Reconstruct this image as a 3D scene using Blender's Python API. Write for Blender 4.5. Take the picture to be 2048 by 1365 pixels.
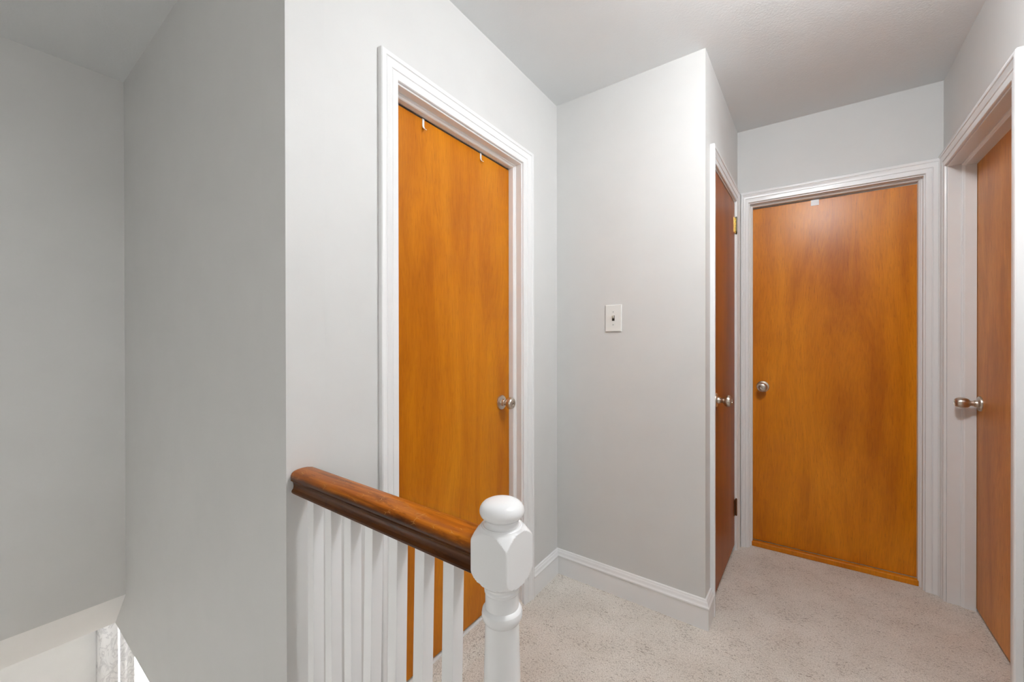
import bpy, bmesh, math, random
from mathutils import Vector, Matrix
random.seed(3)
for o in list(bpy.data.objects): bpy.data.objects.remove(o)
C = bpy.context.scene.collection
R = math.radians

# ------------------------------------------------------------------ camera
F_PX, YAW, PITCH, ROLL, CAM_H = 816.27, R(35.991), R(-0.176), R(-0.080), 1.2169
fw = Vector((-math.sin(YAW)*math.cos(PITCH), math.cos(YAW)*math.cos(PITCH), math.sin(PITCH)))
rt0 = Vector((math.cos(YAW), math.sin(YAW), 0)); up0 = rt0.cross(fw)
rt = rt0*math.cos(ROLL) + up0*math.sin(ROLL); up = up0*math.cos(ROLL) - rt0*math.sin(ROLL)
cd = bpy.data.cameras.new('camera'); cam = bpy.data.objects.new('camera', cd); C.objects.link(cam)
cd.sensor_width = 36; cd.lens = F_PX/2048*36; cd.clip_start = .02
cam.matrix_world = Matrix(((rt.x, up.x, -fw.x, 0), (rt.y, up.y, -fw.y, 0), (rt.z, up.z, -fw.z, CAM_H), (0, 0, 0, 1)))
bpy.context.scene.camera = cam

# ------------------------------------------------------------------ world, daylight, added fill lights, exposure
w = bpy.data.worlds.new('world'); bpy.context.scene.world = w; w.use_nodes = True
w.node_tree.nodes['Background'].inputs[0].default_value = (1, .99, .97, 1)
w.node_tree.nodes['Background'].inputs[1].default_value = 3.2
vs = bpy.context.scene.view_settings
bpy.context.scene.display_settings.display_device = 'sRGB'
vs.view_transform = 'Standard'; vs.look = 'None'; vs.gamma = 1; vs.use_curve_mapping = False
vs.exposure = 0.07
def area(name, loc, rot, sx, sy, power, col=(1, 1, 1), spread=180):
    l = bpy.data.lights.new(name, 'AREA'); l.shape = 'RECTANGLE'; l.size = sx; l.size_y = sy
    l.energy = power; l.color = col; l.spread = R(spread)
    o = bpy.data.objects.new(name, l); o.location = loc; o.rotation_euler = rot; C.objects.link(o); return o
SIDE_W, DOWN_W = 12, 120
area('fill_landing_side', (.66, -1.80, 1.50), (R(90), 0, R(90)), 1.2, 1.2, SIDE_W, (1, .99, .97))  # unseen fill light added behind the camera
area('fill_stair_patch', (.66, -.52, 1.12), (R(90), 0, R(90)), .42, .5, 6.5, (.97, .985, 1), 40)  # narrow light added to brighten a patch of the far stair wall
area('daylight_living_window', (-4.85, 1.62, -1.15), (R(90), 0, R(-90)), 1.5, 1.5, DOWN_W)

# ------------------------------------------------------------------ node helpers
def mat(name, col, rough=.5, metal=0, coat=0, spec=.5, coat_rough=.1):
    m = bpy.data.materials.new(name); m.use_nodes = True; b = m.node_tree.nodes['Principled BSDF']
    b.inputs['Base Color'].default_value = (*col, 1); b.inputs['Roughness'].default_value = rough
    b.inputs['Metallic'].default_value = metal; b.inputs['Coat Weight'].default_value = coat
    b.inputs['Coat Roughness'].default_value = coat_rough; b.inputs['Specular IOR Level'].default_value = spec
    return m
def nd(m, t, **k):
    n = m.node_tree.nodes.new(t)
    for a, v in k.items(): setattr(n, a, v)
    return n
def ln(m, a, b): m.node_tree.links.new(a, b)
def bsdf(m): return m.node_tree.nodes['Principled BSDF']
def coords(m, scale=(1, 1, 1), loc=(0, 0, 0)):
    t = nd(m, 'ShaderNodeTexCoord'); mp = nd(m, 'ShaderNodeMapping')
    mp.inputs['Scale'].default_value = scale; mp.inputs['Location'].default_value = loc
    ln(m, t.outputs['Object'], mp.inputs['Vector']); return mp.outputs[0]
def noise(m, vec, scale, detail=4, rough=.5, dist=0):
    n = nd(m, 'ShaderNodeTexNoise'); n.inputs['Scale'].default_value = scale; n.inputs['Detail'].default_value = detail
    n.inputs['Roughness'].default_value = rough; n.inputs['Distortion'].default_value = dist
    ln(m, vec, n.inputs['Vector']); return n.outputs['Fac']
def ramp(m, fac, stops):
    r = nd(m, 'ShaderNodeValToRGB'); e = r.color_ramp.elements
    while len(e) < len(stops): e.new(.5)
    for q, (p, c) in zip(e, stops): q.position = p; q.color = (*c, 1)
    ln(m, fac, r.inputs[0]); return r.outputs[0]
def mix(m, kind, fac, a, b):
    n = nd(m, 'ShaderNodeMix'); n.data_type = 'RGBA'; n.blend_type = kind
    if isinstance(fac, float): n.inputs[0].default_value = fac
    else: ln(m, fac, n.inputs[0])
    for s, v in ((n.inputs[6], a), (n.inputs[7], b)):
        if isinstance(v, tuple): s.default_value = (*v, 1)
        else: ln(m, v, s)
    return n.outputs[2]
def bump(m, h, strength, dist):
    b = nd(m, 'ShaderNodeBump'); b.inputs['Strength'].default_value = strength; b.inputs['Distance'].default_value = dist
    ln(m, h, b.inputs['Height']); ln(m, b.outputs[0], bsdf(m).inputs['Normal'])

def paint(name, col, rough, bs=.15, bd=.002, sc=6, var=.97):
    m = mat(name, col, rough)
    v = coords(m); n = noise(m, v, sc, 3)
    c = ramp(m, n, [(.3, tuple(x*var for x in col)), (.7, col)])
    ln(m, c, bsdf(m).inputs['Base Color'])
    n2 = noise(m, v, 140, 2); a = nd(m, 'ShaderNodeMath', operation='MULTIPLY_ADD'); a.inputs[1].default_value = .12
    ln(m, n2, a.inputs[0]); ln(m, n, a.inputs[2]); bump(m, a.outputs[0], bs, bd); return m
M_wall = paint('wall_paint', (.68, .677, .664), .55, .25, .004)
M_ceil = paint('ceiling_paint', (.80, .815, .82), .6, .5, .012, 2.2)
M_trim = paint('trim_gloss', (.86, .86, .86), .25, .15, .0015, 14, .985)
M_soffit = paint('soffit_paint', (.87, .87, .87), .5)
M_down = paint('living_paint', (.80, .80, .79), .6)

def wood(name, dark, midc, light, seed, rough=.36, coat=.0, stretch=.45, spec=.22, peel=0.0):
    m = mat(name, midc, rough, coat=coat, coat_rough=.18, spec=spec)
    # broad figure: long streaks bent by a slow warp
    w0 = coords(m, (1, 1, .16), (seed, seed*2.3, seed*.7)); wn = nd(m, 'ShaderNodeTexNoise'); wn.inputs['Scale'].default_value = 3.2; ln(m, w0, wn.inputs['Vector'])
    va = nd(m, 'ShaderNodeVectorMath', operation='MULTIPLY_ADD'); va.inputs[1].default_value = (.28, .28, .0); ln(m, wn.outputs['Color'], va.inputs[0]); ln(m, w0, va.inputs[2])
    n1 = noise(m, va.outputs[0], 7, 5, .55, .5)
    vw = nd(m, 'ShaderNodeMapping'); vw.inputs['Scale'].default_value = (1, 1, .4); ln(m, va.outputs[0], vw.inputs[0])
    n2 = noise(m, vw.outputs[0], 190, 2, .6)
    n5 = noise(m, coords(m, (1, 1, .07), (seed*3, 0, 0)), 330, 2, .5)
    n3 = noise(m, coords(m, (1, 1, stretch), (seed*5, 1, seed)), 2.6, 3, .5, .3)
    c = ramp(m, n1, [(.30, dark), (.5, midc), (.72, light)])
    c = mix(m, 'MULTIPLY', .38, c, ramp(m, n2, [(.35, (.70, .64, .55)), (.6, (1, 1, 1))]))
    c = mix(m, 'MULTIPLY', .35, c, ramp(m, n5, [(.30, (.50, .40, .3)), (.40, (1, 1, 1))]))
    c = mix(m, 'MULTIPLY', 1.0, c, ramp(m, n3, [(.3, (.84, .79, .75)), (.7, (1.0, 1.0, 1.0))]))
    ln(m, c, bsdf(m).inputs['Base Color'])
    n4 = noise(m, coords(m, (1, 1, .5)), 45, 3, .6); a = nd(m, 'ShaderNodeMath', operation='MULTIPLY_ADD'); a.inputs[1].default_value = peel
    ln(m, n4, a.inputs[0]); ln(m, n2, a.inputs[2]); bump(m, a.outputs[0], .14, .0008)
    return m
M_doorA = wood('orange_birch_veneer', (.45, .130, .0012), (.57, .185, .0025), (.68, .25, .006), 1.3)
M_doorC = wood('brown_orange_veneer', (.27, .065, .001), (.34, .088, .0015), (.42, .12, .003), 4.1, spec=.1)
M_doorD = wood('amber_veneer', (.52, .15, .002), (.68, .225, .003), (.82, .30, .009), 7.7, .30, 0, spec=.34, peel=3.0)
M_doorE = wood('brown_mahogany_veneer', (.54, .215, .045), (.72, .305, .07), (.86, .40, .10), 9.2, .40, .0, spec=.22)
M_sill = wood('sill_wood', (.42, .12, .01), (.5, .15, .015), (.58, .2, .02), 2.2, .3, .0)

def rail_mat():
    m = mat('worn_rail_varnish', (.2, .07, .02), .33, coat=.0, spec=.16)
    v = coords(m, (.05, 1, 1), (2, 3, 1)); n1 = noise(m, v, 75, 4, .55, .4)
    worn = ramp(m, n1, [(.3, (.16, .036, .003)), (.5, (.36, .095, .006)), (.7, (.52, .16, .010))])
    dark = ramp(m, n1, [(.3, (.034, .009, .001)), (.7, (.12, .035, .003))])
    t = nd(m, 'ShaderNodeTexCoord'); s = nd(m, 'ShaderNodeSeparateXYZ'); ln(m, t.outputs['Object'], s.inputs[0])
    n2 = noise(m, coords(m, (.5, 1, 1)), 22, 4, .6)
    a = nd(m, 'ShaderNodeMath', operation='MULTIPLY_ADD'); a.inputs[1].default_value = .016; ln(m, n2, a.inputs[0]); ln(m, s.outputs[2], a.inputs[2])
    mr = nd(m, 'ShaderNodeMapRange'); mr.inputs[1].default_value = .048; mr.inputs[2].default_value = .056; ln(m, a.outputs[0], mr.inputs[0])
    c = mix(m, 'MIX', mr.outputs[0], dark, worn)
    # worn, scratched patches towards the newel
    n3 = noise(m, coords(m, (.22, 1, 1), (5, 0, 0)), 55, 4, .7)
    p = ramp(m, n3, [(.56, (1, 1, 1)), (.64, (.38, .30, .28))]); c = mix(m, 'MULTIPLY', .55, c, p)
    # fine pale scratches
    vo = nd(m, 'ShaderNodeTexVoronoi'); vo.feature = 'DISTANCE_TO_EDGE'; vo.inputs['Scale'].default_value = 85
    tw = nd(m, 'ShaderNodeMapping'); tw.inputs['Rotation'].default_value = (0, 0, R(35)); tw.inputs['Scale'].default_value = (.5, 1.3, 1); ln(m, t.outputs['Object'], tw.inputs['Vector']); ln(m, tw.outputs[0], vo.inputs['Vector'])
    e = ramp(m, vo.outputs['Distance'], [(.012, (1, 1, 1)), (.035, (0, 0, 0))])
    k = ramp(m, noise(m, coords(m, (1, 1, 1), (3, 3, 0)), 34, 2), [(.55, (0, 0, 0)), (.62, (.6, .6, .6))])
    e = mix(m, 'MULTIPLY', 1.0, e, mr.outputs[0])
    c = mix(m, 'MIX', mix(m, 'MULTIPLY', 1.0, e, k), c, (.62, .33, .10))
    ln(m, c, bsdf(m).inputs['Base Color']); bump(m, n1, .1, .0008); return m
M_rail = rail_mat()

def carpet_mat():
    m = mat('beige_carpet', (.50, .45, .40), .95, spec=.1)
    v = coords(m); n1 = noise(m, v, 210, 3, .75); n2 = noise(m, v, 4.5, 3, .5)
    t = nd(m, 'ShaderNodeTexCoord'); mp = nd(m, 'ShaderNodeMapping'); mp.inputs['Rotation'].default_value = (0, 0, R(-36)); mp.inputs['Scale'].default_value = (.55, 1.25, 1)
    ln(m, t.outputs['Object'], mp.inputs['Vector']); n3 = noise(m, mp.outputs[0], 150, 3, .6, 1.2)
    c = ramp(m, n1, [(.34, (.58, .52, .455)), (.5, (.82, .765, .695)), (.68, (.95, .91, .845))])
    # gaps between the tufts gather in patches
    cl = noise(m, v, 9, 3, .6); a = nd(m, 'ShaderNodeMath', operation='MULTIPLY_ADD'); a.inputs[1].default_value = .22
    ln(m, cl, a.inputs[0]); ln(m, n3, a.inputs[2])
    fl = ramp(m, a.outputs[0], [(.445, (.40, .35, .31)), (.53, (1, 1, 1))]); c = mix(m, 'MULTIPLY', .8, c, fl)
    g = ramp(m, n2, [(.35, (.90, .885, .87)), (.65, (1, 1, 1))]); c = mix(m, 'MULTIPLY', 1.0, c, g)
    ln(m, c, bsdf(m).inputs['Base Color'])
    b = nd(m, 'ShaderNodeMath', operation='ADD'); ln(m, n1, b.inputs[0]); ln(m, n3, b.inputs[1])
    bump(m, b.outputs[0], .5, .006); bsdf(m).inputs['Sheen Weight'].default_value = .15; return m
M_carpet = carpet_mat()
M_nickel = mat('satin_nickel', (.60, .54, .47), .28, 1)
M_dark = mat('keyway_dark', (.03, .025, .02), .4, .5)
M_brass = mat('brass', (.80, .52, .16), .22, 1)
M_pin = mat('aged_brass_pin', (.10, .085, .05), .3, .9)
M_brown = mat('varnished_hinge', (.16, .06, .02), .35, .5)
M_plastic = mat('switch_plastic', (.80, .80, .77), .3)
M_toggle = mat('toggle_ivory', (.62, .58, .48), .35)
M_screw = mat('painted_screw', (.5, .5, .47), .4)
M_hook = mat('hook_white', (.80, .80, .80), .35)
M_lower_floor = wood('living_floor_wood', (.50, .47, .43), (.58, .55, .51), (.64, .61, .57), 3.3)
M_glass = mat('window_glass', (1, 1, 1), 0); bsdf(M_glass).inputs['Transmission Weight'].default_value = 1; bsdf(M_glass).inputs['IOR'].default_value = 1.02
def curtain_mat():
    m = mat('marbled_curtain', (.85, .85, .85), .8)
    v = coords(m, (1, 1, .6)); n = noise(m, v, 9, 5, .6, 2.2)
    ln(m, ramp(m, n, [(.40, (.86, .86, .86)), (.49, (.66, .66, .67)), (.53, (.86, .86, .86))]), bsdf(m).inputs['Base Color'])
    tr = nd(m, 'ShaderNodeBsdfTranslucent'); ln(m, bsdf(m).inputs['Base Color'].links[0].from_socket, tr.inputs[0])
    mx = nd(m, 'ShaderNodeMixShader'); mx.inputs[0].default_value = .07; ln(m, bsdf(m).outputs[0], mx.inputs[1]); ln(m, tr.outputs[0], mx.inputs[2])
    ln(m, mx.outputs[0], m.node_tree.nodes['Material Output'].inputs[0]); return m
M_curtain = curtain_mat()
M_lamp = mat('lamp_glass', (.9, .9, .88), .4)
LAMP_E = 104
bsdf(M_lamp).inputs['Emission Color'].default_value = (.95, .975, 1, 1); bsdf(M_lamp).inputs['Emission Strength'].default_value = LAMP_E

# ------------------------------------------------------------------ mesh helpers
def obj(name, bm, m, parent=None, smooth=False, bev=0, kind=None):
    bmesh.ops.recalc_face_normals(bm, faces=bm.faces)
    me = bpy.data.meshes.new(name); bm.to_mesh(me); bm.free(); me.materials.append(m)
    if smooth:
        for p in me.polygons: p.use_smooth = True
    o = bpy.data.objects.new(name, me); C.objects.link(o)
    if parent: o.parent = parent
    if bev:
        b = o.modifiers.new('bevel', 'BEVEL'); b.width = bev; b.segments = 3; b.limit_method = 'ANGLE'
    if kind: o['kind'] = kind
    return o
def autosmooth(o, ang=35):
    me = o.data
    for p in me.polygons: p.use_smooth = True
    me.set_sharp_from_angle(angle=R(ang))
    return o
def box(bm, a, b):
    (x0, y0, z0), (x1, y1, z1) = a, b
    v = [bm.verts.new(p) for p in ((x0,y0,z0),(x1,y0,z0),(x1,y1,z0),(x0,y1,z0),(x0,y0,z1),(x1,y0,z1),(x1,y1,z1),(x0,y1,z1))]
    for f in ((0,1,2,3),(4,5,6,7),(0,1,5,4),(1,2,6,5),(2,3,7,6),(3,0,4,7)): bm.faces.new([v[i] for i in f])
def BM(*boxes):
    bm = bmesh.new()
    for b in boxes: box(bm, *b)
    return bm
def prism(pts, z0, z1, bm=None):
    bm = bm or bmesh.new()
    lo = [bm.verts.new((x, y, z0)) for x, y in pts]; hi = [bm.verts.new((x, y, z1)) for x, y in pts]
    bm.faces.new(lo); bm.faces.new(hi)
    for i in range(len(pts)):
        j = (i+1) % len(pts); bm.faces.new((lo[i], lo[j], hi[j], hi[i]))
    return bm
def loft(stations, closed=True, caps=True):
    """stations: list of equal-length point loops"""
    bm = bmesh.new(); rows = [[bm.verts.new(p) for p in s] for s in stations]; n = len(rows[0])
    for a, b in zip(rows, rows[1:]):
        for i in range(n if closed else n-1):
            j = (i+1) % n; bm.faces.new((a[i], a[j], b[j], b[i]))
    if caps and closed: bm.faces.new(rows[0]); bm.faces.new(rows[-1])
    return bm
def lathe(profile, axis='z', seg=48, loc=(0, 0, 0)):
    """profile: (radius, height) ; axis z or -y"""
    st = []
    for r, h in profile:
        r = max(r, 1e-5); ring = []
        for k in range(seg):
            a = 2*math.pi*k/seg; c, s = r*math.cos(a), r*math.sin(a)
            p = (c, s, h) if axis == 'z' else (c, -h, s)
            ring.append((p[0]+loc[0], p[1]+loc[1], p[2]+loc[2]))
        st.append(ring)
    return loft(st)
def empty(name, loc=(0, 0, 0), rz=0, kind=None, label=None, cat=None, group=None):
    o = bpy.data.objects.new(name, None); C.objects.link(o); o.location = loc; o.rotation_euler = (0, 0, rz); o.empty_display_size = .05
    return tag(o, label, cat, group, kind)
def tag(o, label=None, cat=None, group=None, kind=None):
    for k, v in (('label', label), ('category', cat), ('group', group), ('kind', kind)):
        if v: o[k] = v
    return o

# ------------------------------------------------------------------ plan (metres)
A0 = Vector((-1.0313, .4811)); AB = Vector((-1.0676, 1.8713)); BC = Vector((-.3501, 1.8648)); CDp = Vector((-.3406, 2.7428))
DE = Vector((.5190, 2.7640)); XE = .5165; L0 = Vector((-2.6122, .4883)); XL = -2.6265
H = 2.44; TH = .12
ZLOW = -2.66; ZC = -.217           # living room floor and ceiling
STAIR_Y0 = -1.0; STAIR_X = -.43

def wall_frame(P, Q):
    """local X along the wall with local Y going into it"""
    d = (Q - P).normalized(); return math.atan2(d.y, d.x), (Q - P).length
def wall(name, P, Q, holes=(), z0=0, z1=H, th=TH, m=M_wall, e0=0, e1=0):
    rz, L = wall_frame(P, Q); bs = []; x = -e0
    for hole in holes:
        a, b, top = hole[:3]
        bs.append(((x, 0, z0), (a, th, z1))); bs.append(((a, 0, top), (b, th, z1))); x = b
        if len(hole) > 3: bs.append(((a, 0, z0), (b, th, hole[3])))
    bs.append(((x, 0, z0), (L+e1, th, z1)))
    o = obj(name, BM(*bs), m, kind='structure'); o.location = (P.x, P.y, 0); o.rotation_euler = (0, 0, rz); return o

# openings, in metres along each wall from its first corner
def along(P, Q, x=None, y=None):
    d = (Q-P).normalized()
    return (y-P.y)/d.y if y is not None else (x-P.x)/d.x
A_a, A_b = along(A0, AB, y=.828), along(A0, AB, y=1.532)
C_a, C_b = along(BC, CDp, y=2.030), along(BC, CDp, y=2.652)
D_a, D_b = along(CDp, DE, x=-.277), along(CDp, DE, x=.449)
E0 = Vector((XE, DE.y)); E1 = Vector((XE, -2.9))
E_a, E_b = DE.y-2.700, DE.y-1.938
J = .018                                                   # jamb thickness

wall('wall_left', A0, AB, [(A_a-J, A_b+J, 2.018+J)], e1=TH)
wall('wall_middle', AB, BC, z0=0, e0=0, th=.10)
wall('wall_closet', BC, CDp, [(C_a-J, C_b+J, 2.006+J)], e0=-.001, e1=TH, th=.10)
wall('wall_back', CDp, DE, [(D_a-J, D_b+J, 2.006+J)], e0=.1, e1=.1)
wall('wall_right', E0, E1, [(E_a-J, E_b+J, 2.012+J), (DE.y+.27, DE.y+.77, 1.42, .82), (DE.y+1.17, DE.y+2.43, 2.13, .87)], e0=.1)
# stair side wall: faces the stairwell, runs down to the living room ceiling
bm = prism([(L0.x-.3, L0.y), (A0.x, A0.y), (A0.x, A0.y+.10), (L0.x-.3, L0.y+.10)], ZC, H)
obj('wall_stairs', bm, M_wall, kind='structure')
# far end of the stairwell, hanging down to the upper floor level, with the sloping soffit under it
obj('wall_far', BM(((XL-.1, STAIR_Y0-.1, .008), (XL+.0, .49, H))), M_wall, kind='structure')
obj('trim_soffit', loft([[(XL, y, .008), (XL-.218, y, ZC), (XL-.40, y, ZC), (XL-.40, y, .008)] for y in (STAIR_Y0-.1, .4885)]), M_soffit, kind='structure')
obj('wall_near', BM(((XL-.1, STAIR_Y0-.1, ZLOW), (-1.3, STAIR_Y0, H))), M_wall, kind='structure')
obj('wall_hall', BM(((-1.4, -2.9, 0), (-1.3, STAIR_Y0-.1, H))), M_wall, kind='structure')
# wall behind the camera, and an unseen window added beside it for fill
obj('wall_hall_end', BM(((-1.4, -3.0, 0), (XE+.1, -2.9, H))), M_wall, kind='structure')
fill_win = empty('window_added_1', (XE+.06, -1.80, .87), kind='structure')
obj('window_frame', BM(((-.03,-.63,0),(.03,-.58,1.26)), ((-.03,.58,0),(.03,.63,1.26)), ((-.03,-.58,0),(.03,.58,.05)), ((-.03,-.58,1.21),(.03,.58,1.26)), ((-.03,-.58,.61),(.03,.58,.65))), M_trim, fill_win)
obj('window_glass', BM(((-.004,-.58,.05),(.0,.58,1.21))), M_glass, fill_win)

fill_win3 = empty('window_added_3', (XE+.06, -.52, .82), kind='structure')  # small unseen window, added to go with the stair patch light
obj('window_frame', BM(((-.03,-.25,0),(.03,-.21,.60)), ((-.03,.21,0),(.03,.25,.60)), ((-.03,-.21,0),(.03,.21,.04)), ((-.03,-.21,.56),(.03,.21,.60))), M_trim, fill_win3)
obj('window_glass', BM(((-.004,-.21,.04),(.0,.21,.56))), M_glass, fill_win3)

obj('ceiling', BM(((-2.9, -3.1, H), (.75, 3.1, H+.1))), M_ceil, kind='structure')
# landing floor: L shape, carpet running on under the doors
bm = prism([(-1.4, -2.95), (.9, -2.95), (.9, 3.2), (-1.6, 3.2), (-1.6, .482), (STAIR_X, .482), (STAIR_X, STAIR_Y0), (-1.4, STAIR_Y0)], ZC, 0)
obj('floor', bm, M_carpet, kind='structure')
obj('trim_landing_edge', BM(((-1.03, .462, ZC), (STAIR_X, .4815, .004))), M_trim, kind='structure')

# rooms behind the doors (dim, closed)
obj('wall_rooms', BM(((-2.0, .6, 0), (-1.95, 3.2, H)), ((-2.0, 3.15, 0), (1.4, 3.2, H)), ((1.35, 1.0, 0), (1.4, 3.2, H)), ((XE+.1, 1.0, 0), (1.4, 1.05, H)), ((-2.0, .585, 0), (-1.16, .64, H))), M_wall, kind='structure')

# ------------------------------------------------------------------ living room below
obj('floor_lower', BM(((-4.9, -.7, ZLOW-.05), (1.2, 4.0, ZLOW))), M_lower_floor, kind='structure')
obj('ceiling_lower', BM(((-4.9, .5885, ZC), (1.2, 4.0, ZC+.05)), ((-4.9, -.7, ZC), (XL-.4, .5885, ZC+.05))), M_soffit, kind='structure')
WX = -4.62
obj('wall_lower_far', BM(((WX-.1, -.7, ZLOW), (WX, .80, ZC)), ((WX-.1, 2.45, ZLOW), (WX, 4.0, ZC)), ((WX-.1, .80, ZLOW), (WX, 2.45, -2.0)), ((WX-.1, .80, -.5), (WX, 2.45, ZC))), M_down, kind='structure')
obj('wall_lower_side', BM(((WX, 3.9, ZLOW), (1.2, 4.0, ZC)), ((1.1, .6, ZLOW), (1.2, 3.9, ZC)), ((WX, -.7, ZLOW), (XL-.1, -.6, ZC))), M_down, kind='structure')
win2 = empty('window_2', (WX-.05, 1.625, -2.0), kind='structure')
obj('window_frame', BM(((-.03,-.825,0),(.04,-.775,1.5)), ((-.03,.775,0),(.04,.825,1.5)), ((-.03,-.775,0),(.04,.775,.05)), ((-.03,-.775,1.45),(.04,.775,1.5)), ((-.02,-.02,.05),(.02,.02,1.45))), M_trim, win2)
obj('window_glass', BM(((-.004,-.775,.05),(.0,.775,1.45))), M_glass, win2)
def curtain(y0, y1, folds, label):
    n = folds*12
    pts = []
    for i in range(n+1):
        y = y0+(y1-y0)*i/n; pts.append((WX+.055+.018*math.sin(i/12*2*math.pi), y))
    bm = bmesh.new()
    lo = [bm.verts.new((x, y, -2.25)) for x, y in pts]; hi = [bm.verts.new((x, y, -.40)) for x, y in pts]
    for i in range(n): bm.faces.new((lo[i], lo[i+1], hi[i+1], hi[i]))
    o = obj('curtain', bm, M_curtain, smooth=True); s = o.modifiers.new('t', 'SOLIDIFY'); s.thickness = .003
    return tag(o, label, 'curtain', 'marbled curtains in the room downstairs')
curtain(.672, .800, 1, 'white and grey marbled curtain panel downstairs, against the pale wall left of its twin')
curtain(.812, .900, 1, 'white and grey marbled curtain panel downstairs, next to the bright window')
# stairs
bm = bmesh.new(); n = 14
for k in range(1, n):
    x1 = STAIR_X-(k-1)*.255; z = -k*.19
    box(bm, (x1-.255, STAIR_Y0+.002, z-.25), (x1, .46, z)); box(bm, (x1-.02, STAIR_Y0+.002, z), (x1, .46, z+.19))
obj('floor_stairs', bm, M_carpet, kind='structure')

# ------------------------------------------------------------------ doors
CASE = [(0, .0), (0, .006), (.0015, .0085), (.004, .0095), (.021, .0105), (.0225, .0085), (.0245, .0085), (.0262, .0118), (.034, .0128), (.041, .0150),
        (.0455, .0165), (.0470, .0150), (.0482, .0150), (.0495, .0180), (.053, .0192), (.058, .0192), (.0625, .0180), (.065, .0150), (.065, 0)]
def casing(a, b, top, wl, wr, wt, parent, s=1.0):
    """a mitred architrave: sides of width wl, wr and a head of width wt"""
    st = []
    for key in range(4):
        ring = []
        for u, d in CASE:
            uu = u/.065
            x = a-.006-uu*wl if key < 2 else b+.006+uu*wr
            z = 0 if key in (0, 3) else top+.006+uu*wt
            ring.append((x, -d*s, z))
        st.append(ring)
    o = obj('casing', loft(st), M_trim, parent); return autosmooth(o, 30)
KNOB = [(.0325, 0), (.0328, .003), (.031, .007), (.024, .009), (.0165, .0105), (.0155, .012), (.0150, .020), (.0115, .0225), (.0112, .031), (.0135, .0345),
        (.0200, .0380), (.0245, .044), (.0262, .051), (.0255, .058), (.0225, .064), (.0175, .0675), (.0105, .0685)]
def knob(x, z, yface, parent, m=M_nickel, scale=1.0, oval=False):
    prof = [(r, h*scale) for r, h in KNOB]
    if oval:
        prof = KNOB[:9] + [(.0150, .034), (.0205, .040), (.0240, .050), (.0245, .060), (.0225, .070), (.0185, .0765), (.0150, .079), (.0105, .0795)]
    tip = prof[-1][1]
    prof = prof + [(.0100, tip-.0035), (.006, tip-.0035), (.0055, tip-.001), (.0001, tip-.001)]
    o = obj('door_knob', lathe(prof, 'y', 40, (x, yface, z)), m, parent); autosmooth(o, 40)
    k = obj('keyhole', BM(((x-.0008, yface-tip-.0004, z-.0035), (x+.0008, yface-tip+.002, z+.0035))), M_dark, o)
    return o
def door(idx, P, Q, a, b, top, dface, ztop, zbot, m, kx, kz, stop0, wl=.065, wr=.065, wt=.065, oval=False, gap=.003, stop=True, label=None, case_depth=1.0):
    rz, L = wall_frame(P, Q)
    e = empty('door_%d' % idx, (P.x, P.y, 0), rz, kind='structure')
    casing(a, b, top, wl, wr, wt, e, case_depth)
    j = J
    obj('jamb', BM(((a-j+.001, .0005, 0), (a, TH, top+j-.001)), ((b, .0005, 0), (b+j-.001, TH, top+j-.001)), ((a, .0005, top), (b, TH, top+j-.001))), M_trim, e, bev=.0012)
    if stop:   # ogee stop bead, sat in front of the door
        S = [(0, stop0), (.004, stop0), (.0055, stop0+.003), (.0075, stop0+.005), (.010, stop0+.006), (.012, stop0+.010), (.012, dface-.0015), (0, dface-.0015)]
        st = []
        for key in range(4):
            st.append([((a+u if key < 2 else b-u), d, (0 if key in (0, 3) else top-u)) for u, d in S])
        autosmooth(obj('door_stop', loft(st), M_trim, e), 25)
    leaf = obj('door_panel', BM(((a+gap, dface, zbot), (b-gap, dface+.035, ztop))), m, e, bev=.0015)
    knob(kx, kz, dface, e, oval=oval)
    return e, leaf
# left door
dA, leafA = door(1, A0, AB, A_a, A_b, 2.018, .064, 2.001, .052, M_doorA, along(A0, AB, y=1.460), .935, .030, wl=.070, wr=.078, wt=.066)
st = [[(x, -.030, .0005), (x, -.012, .012), (x, .012, .026), (x, .040, .033), (x, .13, .034), (x, .13, .0005)] for x in (A_a+.001, A_b-.001)]
obj('threshold_carpet', loft(st), M_carpet, dA)
obj('threshold_strip', BM(((A_a+.001, .062, .030), (A_b-.001, .096, .0415))), M_trim, dA, bev=.002)
dA['label'] = 'orange wooden door on the left behind the railing, with two white hooks'
# closet door, flush with the wall
dC, leafC = door(2, BC, CDp, C_a, C_b, 2.006, .002, 1.998, .034, M_doorC, along(BC, CDp, y=2.092), .935, .03, wl=.062, wr=.060, wt=.062, stop=False)
def hinge(x, z, parent, m):
    h = obj('hinge', BM(((x-.026, -.0012, z-.044), (x-.0005, .0030, z+.044)), ((x-.0005, -.0060, z-.044), (x+.0015, .0010, z+.044))), m, parent)
    prof = [(.0001, -.050), (.0035, -.049), (.0048, -.046)]
    for k in range(5):
        z0 = -.0455+k*.0183; prof += [(.0052, z0), (.0052, z0+.0172), (.0042, z0+.0176), (.0042, z0+.018)]
    prof += [(.0048, .047), (.0035, .050), (.0001, .051)]
    autosmooth(obj('hinge_pin', lathe(prof, 'z', 20, (x+.0025, -.0062, z)), M_pin if m is M_brass else m, h), 40)
    return h
hx = C_b-.001
hinge(hx, 1.871, dC, M_brass)['label'] = 'bright brass hinge'
hinge(hx, .252, dC, M_brown)['label'] = 'brown varnished hinge'
# end door
dD, leafD = door(3, CDp, DE, D_a, D_b, 2.006, .062, 1.988, .030, M_doorD, along(CDp, DE, x=-.215), .94, .028, wl=.040, wr=.064, wt=.063)
obj('sill_strip', BM(((D_a+.008, .030, .0), (D_b-.008, .0605, .028))), M_doorD, dD, bev=.004)
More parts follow.
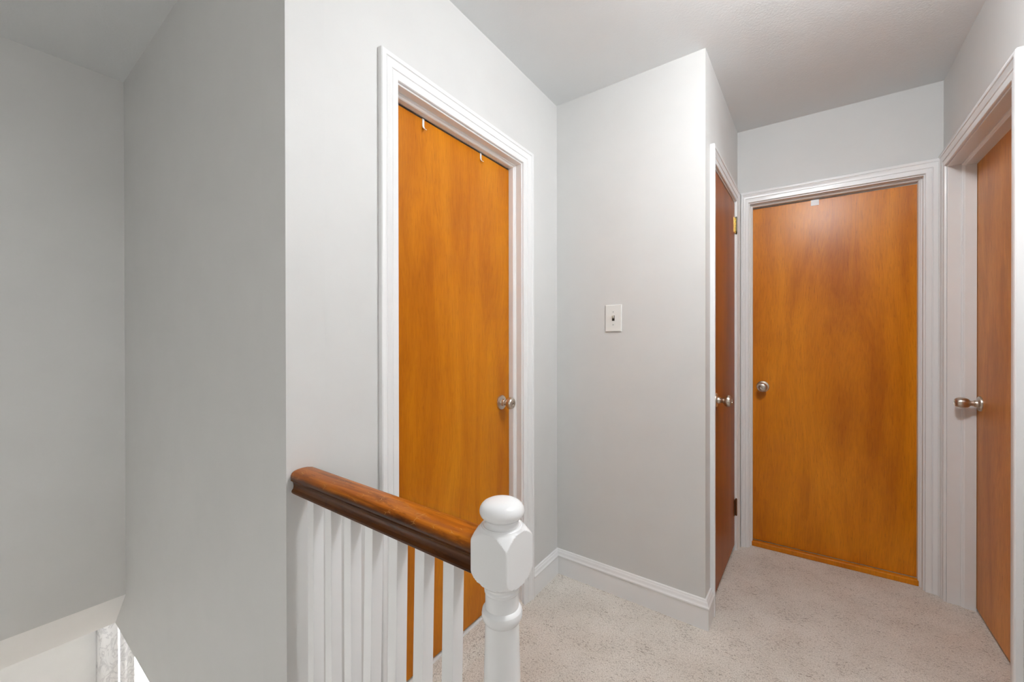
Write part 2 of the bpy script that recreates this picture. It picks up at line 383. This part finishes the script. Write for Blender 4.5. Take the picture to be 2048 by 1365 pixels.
# right door
dE, leafE = door(4, E0, E1, E_a, E_b, 2.012, .092, 2.000, .012, M_doorE, E_a+.060, .934, .045, wl=.052, wr=.065, wt=.066, oval=True)

# hooks hung over the tops of the doors
def hook(parent_frame, x, yface, ztop, wdt, drop, curl, thick, label, group=None):
    P, Q = parent_frame; rz, L = wall_frame(P, Q); t = .0016
    path = [(yface+.037, ztop-.02), (yface+.037, ztop+.0012), (yface-.0012, ztop+.0012), (yface-.0012, ztop-drop*.6)]
    if curl: path += [(yface-.004, ztop-drop*.8), (yface-.009, ztop-drop*.93), (yface-.014, ztop-drop)]
    else: path += [(yface-.0012, ztop-drop)]
    st = []
    for i, (y, z) in enumerate(path):
        p0 = Vector(path[max(i-1, 0)]); p1 = Vector(path[min(i+1, len(path)-1)]); d = (p1-p0).normalized(); nrm = Vector((-d.y, d.x))*t/2
        st.append([(-wdt/2, y+nrm.x, z+nrm.y), (wdt/2, y+nrm.x, z+nrm.y), (wdt/2, y-nrm.x, z-nrm.y), (-wdt/2, y-nrm.x, z-nrm.y)])
    o = obj('over_door_hook', loft(st), M_hook); d = (Q-P).normalized()
    o.location = (P.x+d.x*x, P.y+d.y*x, 0); o.rotation_euler = (0, 0, rz)
    return tag(o, label, 'hook', group)
hook((A0, AB), along(A0, AB, y=.992), .064, 2.001, .009, .040, True, 0, 'thin white hook hung over the top of the left orange door, nearer its left edge', 'hooks over the door tops')
hook((A0, AB), along(A0, AB, y=1.316), .064, 2.001, .009, .036, True, 0, 'thin white hook hung over the top of the left orange door, nearer the knob side', 'hooks over the door tops')
hook((CDp, DE), along(CDp, DE, x=.030), .062, 1.988, .036, .030, False, 0, 'short wide white tab hung over the top of the end door', 'hooks over the door tops')

# ------------------------------------------------------------------ baseboards
BASE = [(0, 0), (.0150, 0), (.0150, .088), (.0162, .0885), (.0185, .092), (.0182, .097), (.0150, .100), (.0128, .104), (.0122, .110), (.0105, .1145), (.0075, .1175), (.0070, .121), (.0045, .1240), (0, .1245)]
def baseboard(name, pts, offs):
    """pts: plan corner points, offs: unit inward mitre offset of each (per metre of thickness)"""
    st = [[(p.x+o[0]*d, p.y+o[1]*d, h) for d, h in BASE] for p, o in zip(pts, offs)]
    return autosmooth(obj(name, loft(st), M_trim, kind='structure'), 30)
def onA(y): d = (AB-A0).normalized(); return A0+d*along(A0, AB, y=y)
def onC(y): d = (CDp-BC).normalized(); return BC+d*along(BC, CDp, y=y)
baseboard('baseboard_left', [onA(.50), onA(.7515)], [(1, 0), (1, 0)])
baseboard('baseboard_corner', [onA(1.617), AB], [(1, 0), (1, -1)])
baseboard('baseboard_middle', [AB, BC], [(1, -1), (1, -1)])
baseboard('baseboard_closet', [BC, onC(1.962)], [(1, -1), (1, 0)])
baseboard('baseboard_right', [Vector((XE, 1.866)), Vector((XE, -2.89))], [(-1, 0), (-1, 0)])

# ------------------------------------------------------------------ switch on the middle wall
d = (BC-AB).normalized(); rz, L = wall_frame(AB, BC); sx = along(AB, BC, x=-.7545)
sw = empty('light_switch', (AB.x+d.x*sx, AB.y+d.y*sx, 1.3195), rz, label='white single toggle light switch on the grey wall between the left door and the closet', cat='light switch')
W2, H2 = .0405, .0640
st = [[(-W2, 0, -H2), (W2, 0, -H2), (W2, 0, H2), (-W2, 0, H2)], [(-W2, -.0035, -H2), (W2, -.0035, -H2), (W2, -.0035, H2), (-W2, -.0035, H2)],
      [(-W2+.002, -.006, -H2+.002), (W2-.002, -.006, -H2+.002), (W2-.002, -.006, H2-.002), (-W2+.002, -.006, H2-.002)]]
plate = obj('wall_plate', loft(st), M_plastic, sw, bev=.001)
obj('toggle_slot', BM(((-.0062, -.0068, -.0125), (.0062, -.0055, .0125))), M_dark, sw)
obj('toggle_lever', loft([[(-.0040, -.0055, -.002), (.0040, -.0055, -.002), (.0040, -.0055, .0110), (-.0040, -.0055, .0110)],
                    [(-.0032, -.0185, .0075), (.0032, -.0185, .0075), (.0032, -.0175, .0130), (-.0032, -.0175, .0130)]]), M_toggle, sw, bev=.001)
for s in (-1, 1):
    obj('screw', lathe([(.0034, .0055), (.0032, .0070), (.002, .0076), (.0001, .0078)], 'y', 16, (0, 0, s*.030)), M_screw, sw)

# ------------------------------------------------------------------ balustrade
bal = empty('stair_railing', (-.395, .516, 0), label='white landing railing with varnished brown handrail, square balusters and a turned newel post', cat='railing')
def rel(o):
    o.matrix_parent_inverse = Matrix.Translation((.395, -.516, 0)); return o
# handrail (profile runs along x; origin at the underside centre so the varnish follows the height)
RP = [(-.0265, 0), (-.0280, .0015), (-.0280, .0050), (-.0262, .0075), (-.0235, .0105), (-.0225, .0160), (-.0230, .0220), (-.0250, .0272), (-.0272, .0295), (-.0290, .0310), (-.0300, .0330),
      (-.0292, .0352), (-.0296, .0372), (-.0300, .0410), (-.0292, .0465), (-.0262, .0515), (-.0210, .0548), (-.0120, .0568), (0, .0575)]
RP = RP + [(-y, z) for y, z in RP[-2::-1]]
RY0, RY1, RZ = .5195, .5195, .8395
def xwall(y): return A0.x+(AB.x-A0.x)*(y-A0.y)/(AB.y-A0.y)
st = []
for x, sc in ((None, 1.0), (None, 1), (-.75, 1.0), (-.5, 1.0), (-.4285, 1.0)):
    ring = []
    for y, z in RP:
        Y = RY0+y
        X = x if x is not None else xwall(Y)+(.001 if len(st) == 0 else .012)
        dz = (z*.965 if (len(st) == 0 and z > .03) else z); ring.append((X, Y if len(st) else RY0+y*.94, dz))
    st.append(ring)
rail = obj('handrail', loft(st), M_rail, bal); autosmooth(rail, 28); rel(rail); rail.location = (0, 0, RZ)
rail['label'] = 'worn brown varnished handrail'
# newel: square block shaped by the same lathe profile as the turned parts
NX, NY, HS = -.3955, .5165, .0360
NP = [(.200, .200)]
def newel_R(z, prof):
    for (r0, z0), (r1, z1) in zip(prof, prof[1:]):
        if z0 <= z <= z1: return r0+(r1-r0)*(z-z0)/(z1-z0+1e-9)
    return prof[-1][0]
prof = [(.0600, 0), (.0600, .195), (.0500, .205), (.036, .222), (.0330, .230), (.0365, .240), (.0365, .262), (.0325, .272), (.0340, .285), (.0352, .36), (.0335, .50), (.0300, .640), (.0272, .766), (.0274, .7700),
        (.0300, .7735), (.0320, .7780), (.0325, .7830), (.0315, .7885), (.0290, .7920), (.0268, .7935), (.0268, .8165), (.0282, .8185), (.0284, .8225), (.0272, .8250),
        (.0280, .8275), (.0305, .8305), (.0335, .8332), (.0375, .8362), (.0420, .8395), (.0460, .8440), (.0490, .8500), (.0505, .8555), (.0530, .8650), (.0530, .8920), (.0512, .8985), (.0485, .9045), (.0445, .9100), (.0395, .9160), (.0350, .9200),
        (.0338, .9222), (.0330, .9228), (.0322, .9222), (.0310, .9236)]
seg = 192; st = []
zs = []
for (r0, z0), (r1, z1) in zip(prof, prof[1:]):
    nsub = max(1, int(abs(z1-z0)/.0018)) if z0 > .80 else (3 if z0 < .21 else 1)
    for k in range(nsub): zs.append((r0+(r1-r0)*k/nsub, z0+(z1-z0)*k/nsub))
zs.append(prof[-1])
for r, z in zs:
    ring = []
    sq = z < .215 or z > .8345
    for k in range(seg):
        a = 2*math.pi*(k)/seg + math.pi/4
        c, s = math.cos(a), math.sin(a); rr = r
        if sq:
            q = HS/max(abs(c), abs(s)); q = min(q, HS*1.385)      # corners eased
            rr = min(r, q)
        ring.append((NX+rr*c, NY+rr*s, z))
    st.append(ring)
post = obj('newel_post', loft(st), M_trim, bal); autosmooth(post, 24); rel(post)
fin = [(.0300, .9230), (.0275, .9240), (.0258, .9262), (.0252, .9290), (.0256, .9315), (.0275, .9333), (.0312, .9355), (.0340, .9385), (.0356, .9425), (.0358, .9460), (.0350, .9500), (.0330, .9538), (.0298, .9570), (.0250, .9596), (.0185, .9614), (.0110, .9623), (.005, .9626), (.0001, .9627)]
f = obj('finial', lathe(fin, 'z', 64, (NX, NY, 0)), M_trim, post, smooth=True)
# balusters
xs = [-.979, -.902, -.824, -.7465, -.668, -.5915, -.5175]; leans = [0, .001, -.001, -.021, -.017, -.022, -.018]
for x, le in zip(xs, leans):
    b = .0265; y0 = .5060
    st = []
    for z, sc in ((0, 1.0), (.3, 1), (.6, 1), (.841, 1)):
        xx = x+le*(1-z/.84)**1
        st.append([(xx, y0, z), (xx+b, y0, z), (xx+b, y0+b, z), (xx, y0+b, z)])
    rel(obj('baluster', loft(st), M_trim, bal, bev=.0012))

# ------------------------------------------------------------------ ceiling lamp above the landing
lamp = empty('ceiling_lamp', (.16, 1.12, H), label='round white glass ceiling lamp above the carpeted landing beside the railing', cat='ceiling lamp')
obj('lamp_base', lathe([(.0001, 0), (.075, 0), (.075, -.016), (.060, -.026), (.014, -.030), (.012, -.060), (.0001, -.060)], 'z', 48), M_trim, lamp)
obj('lamp_shade', lathe([(.0001, -.061), (.050, -.062), (.090, -.074), (.112, -.096), (.116, -.118), (.104, -.146), (.076, -.168), (.038, -.180), (.0001, -.183)], 'z', 48), M_lamp, lamp, smooth=True)
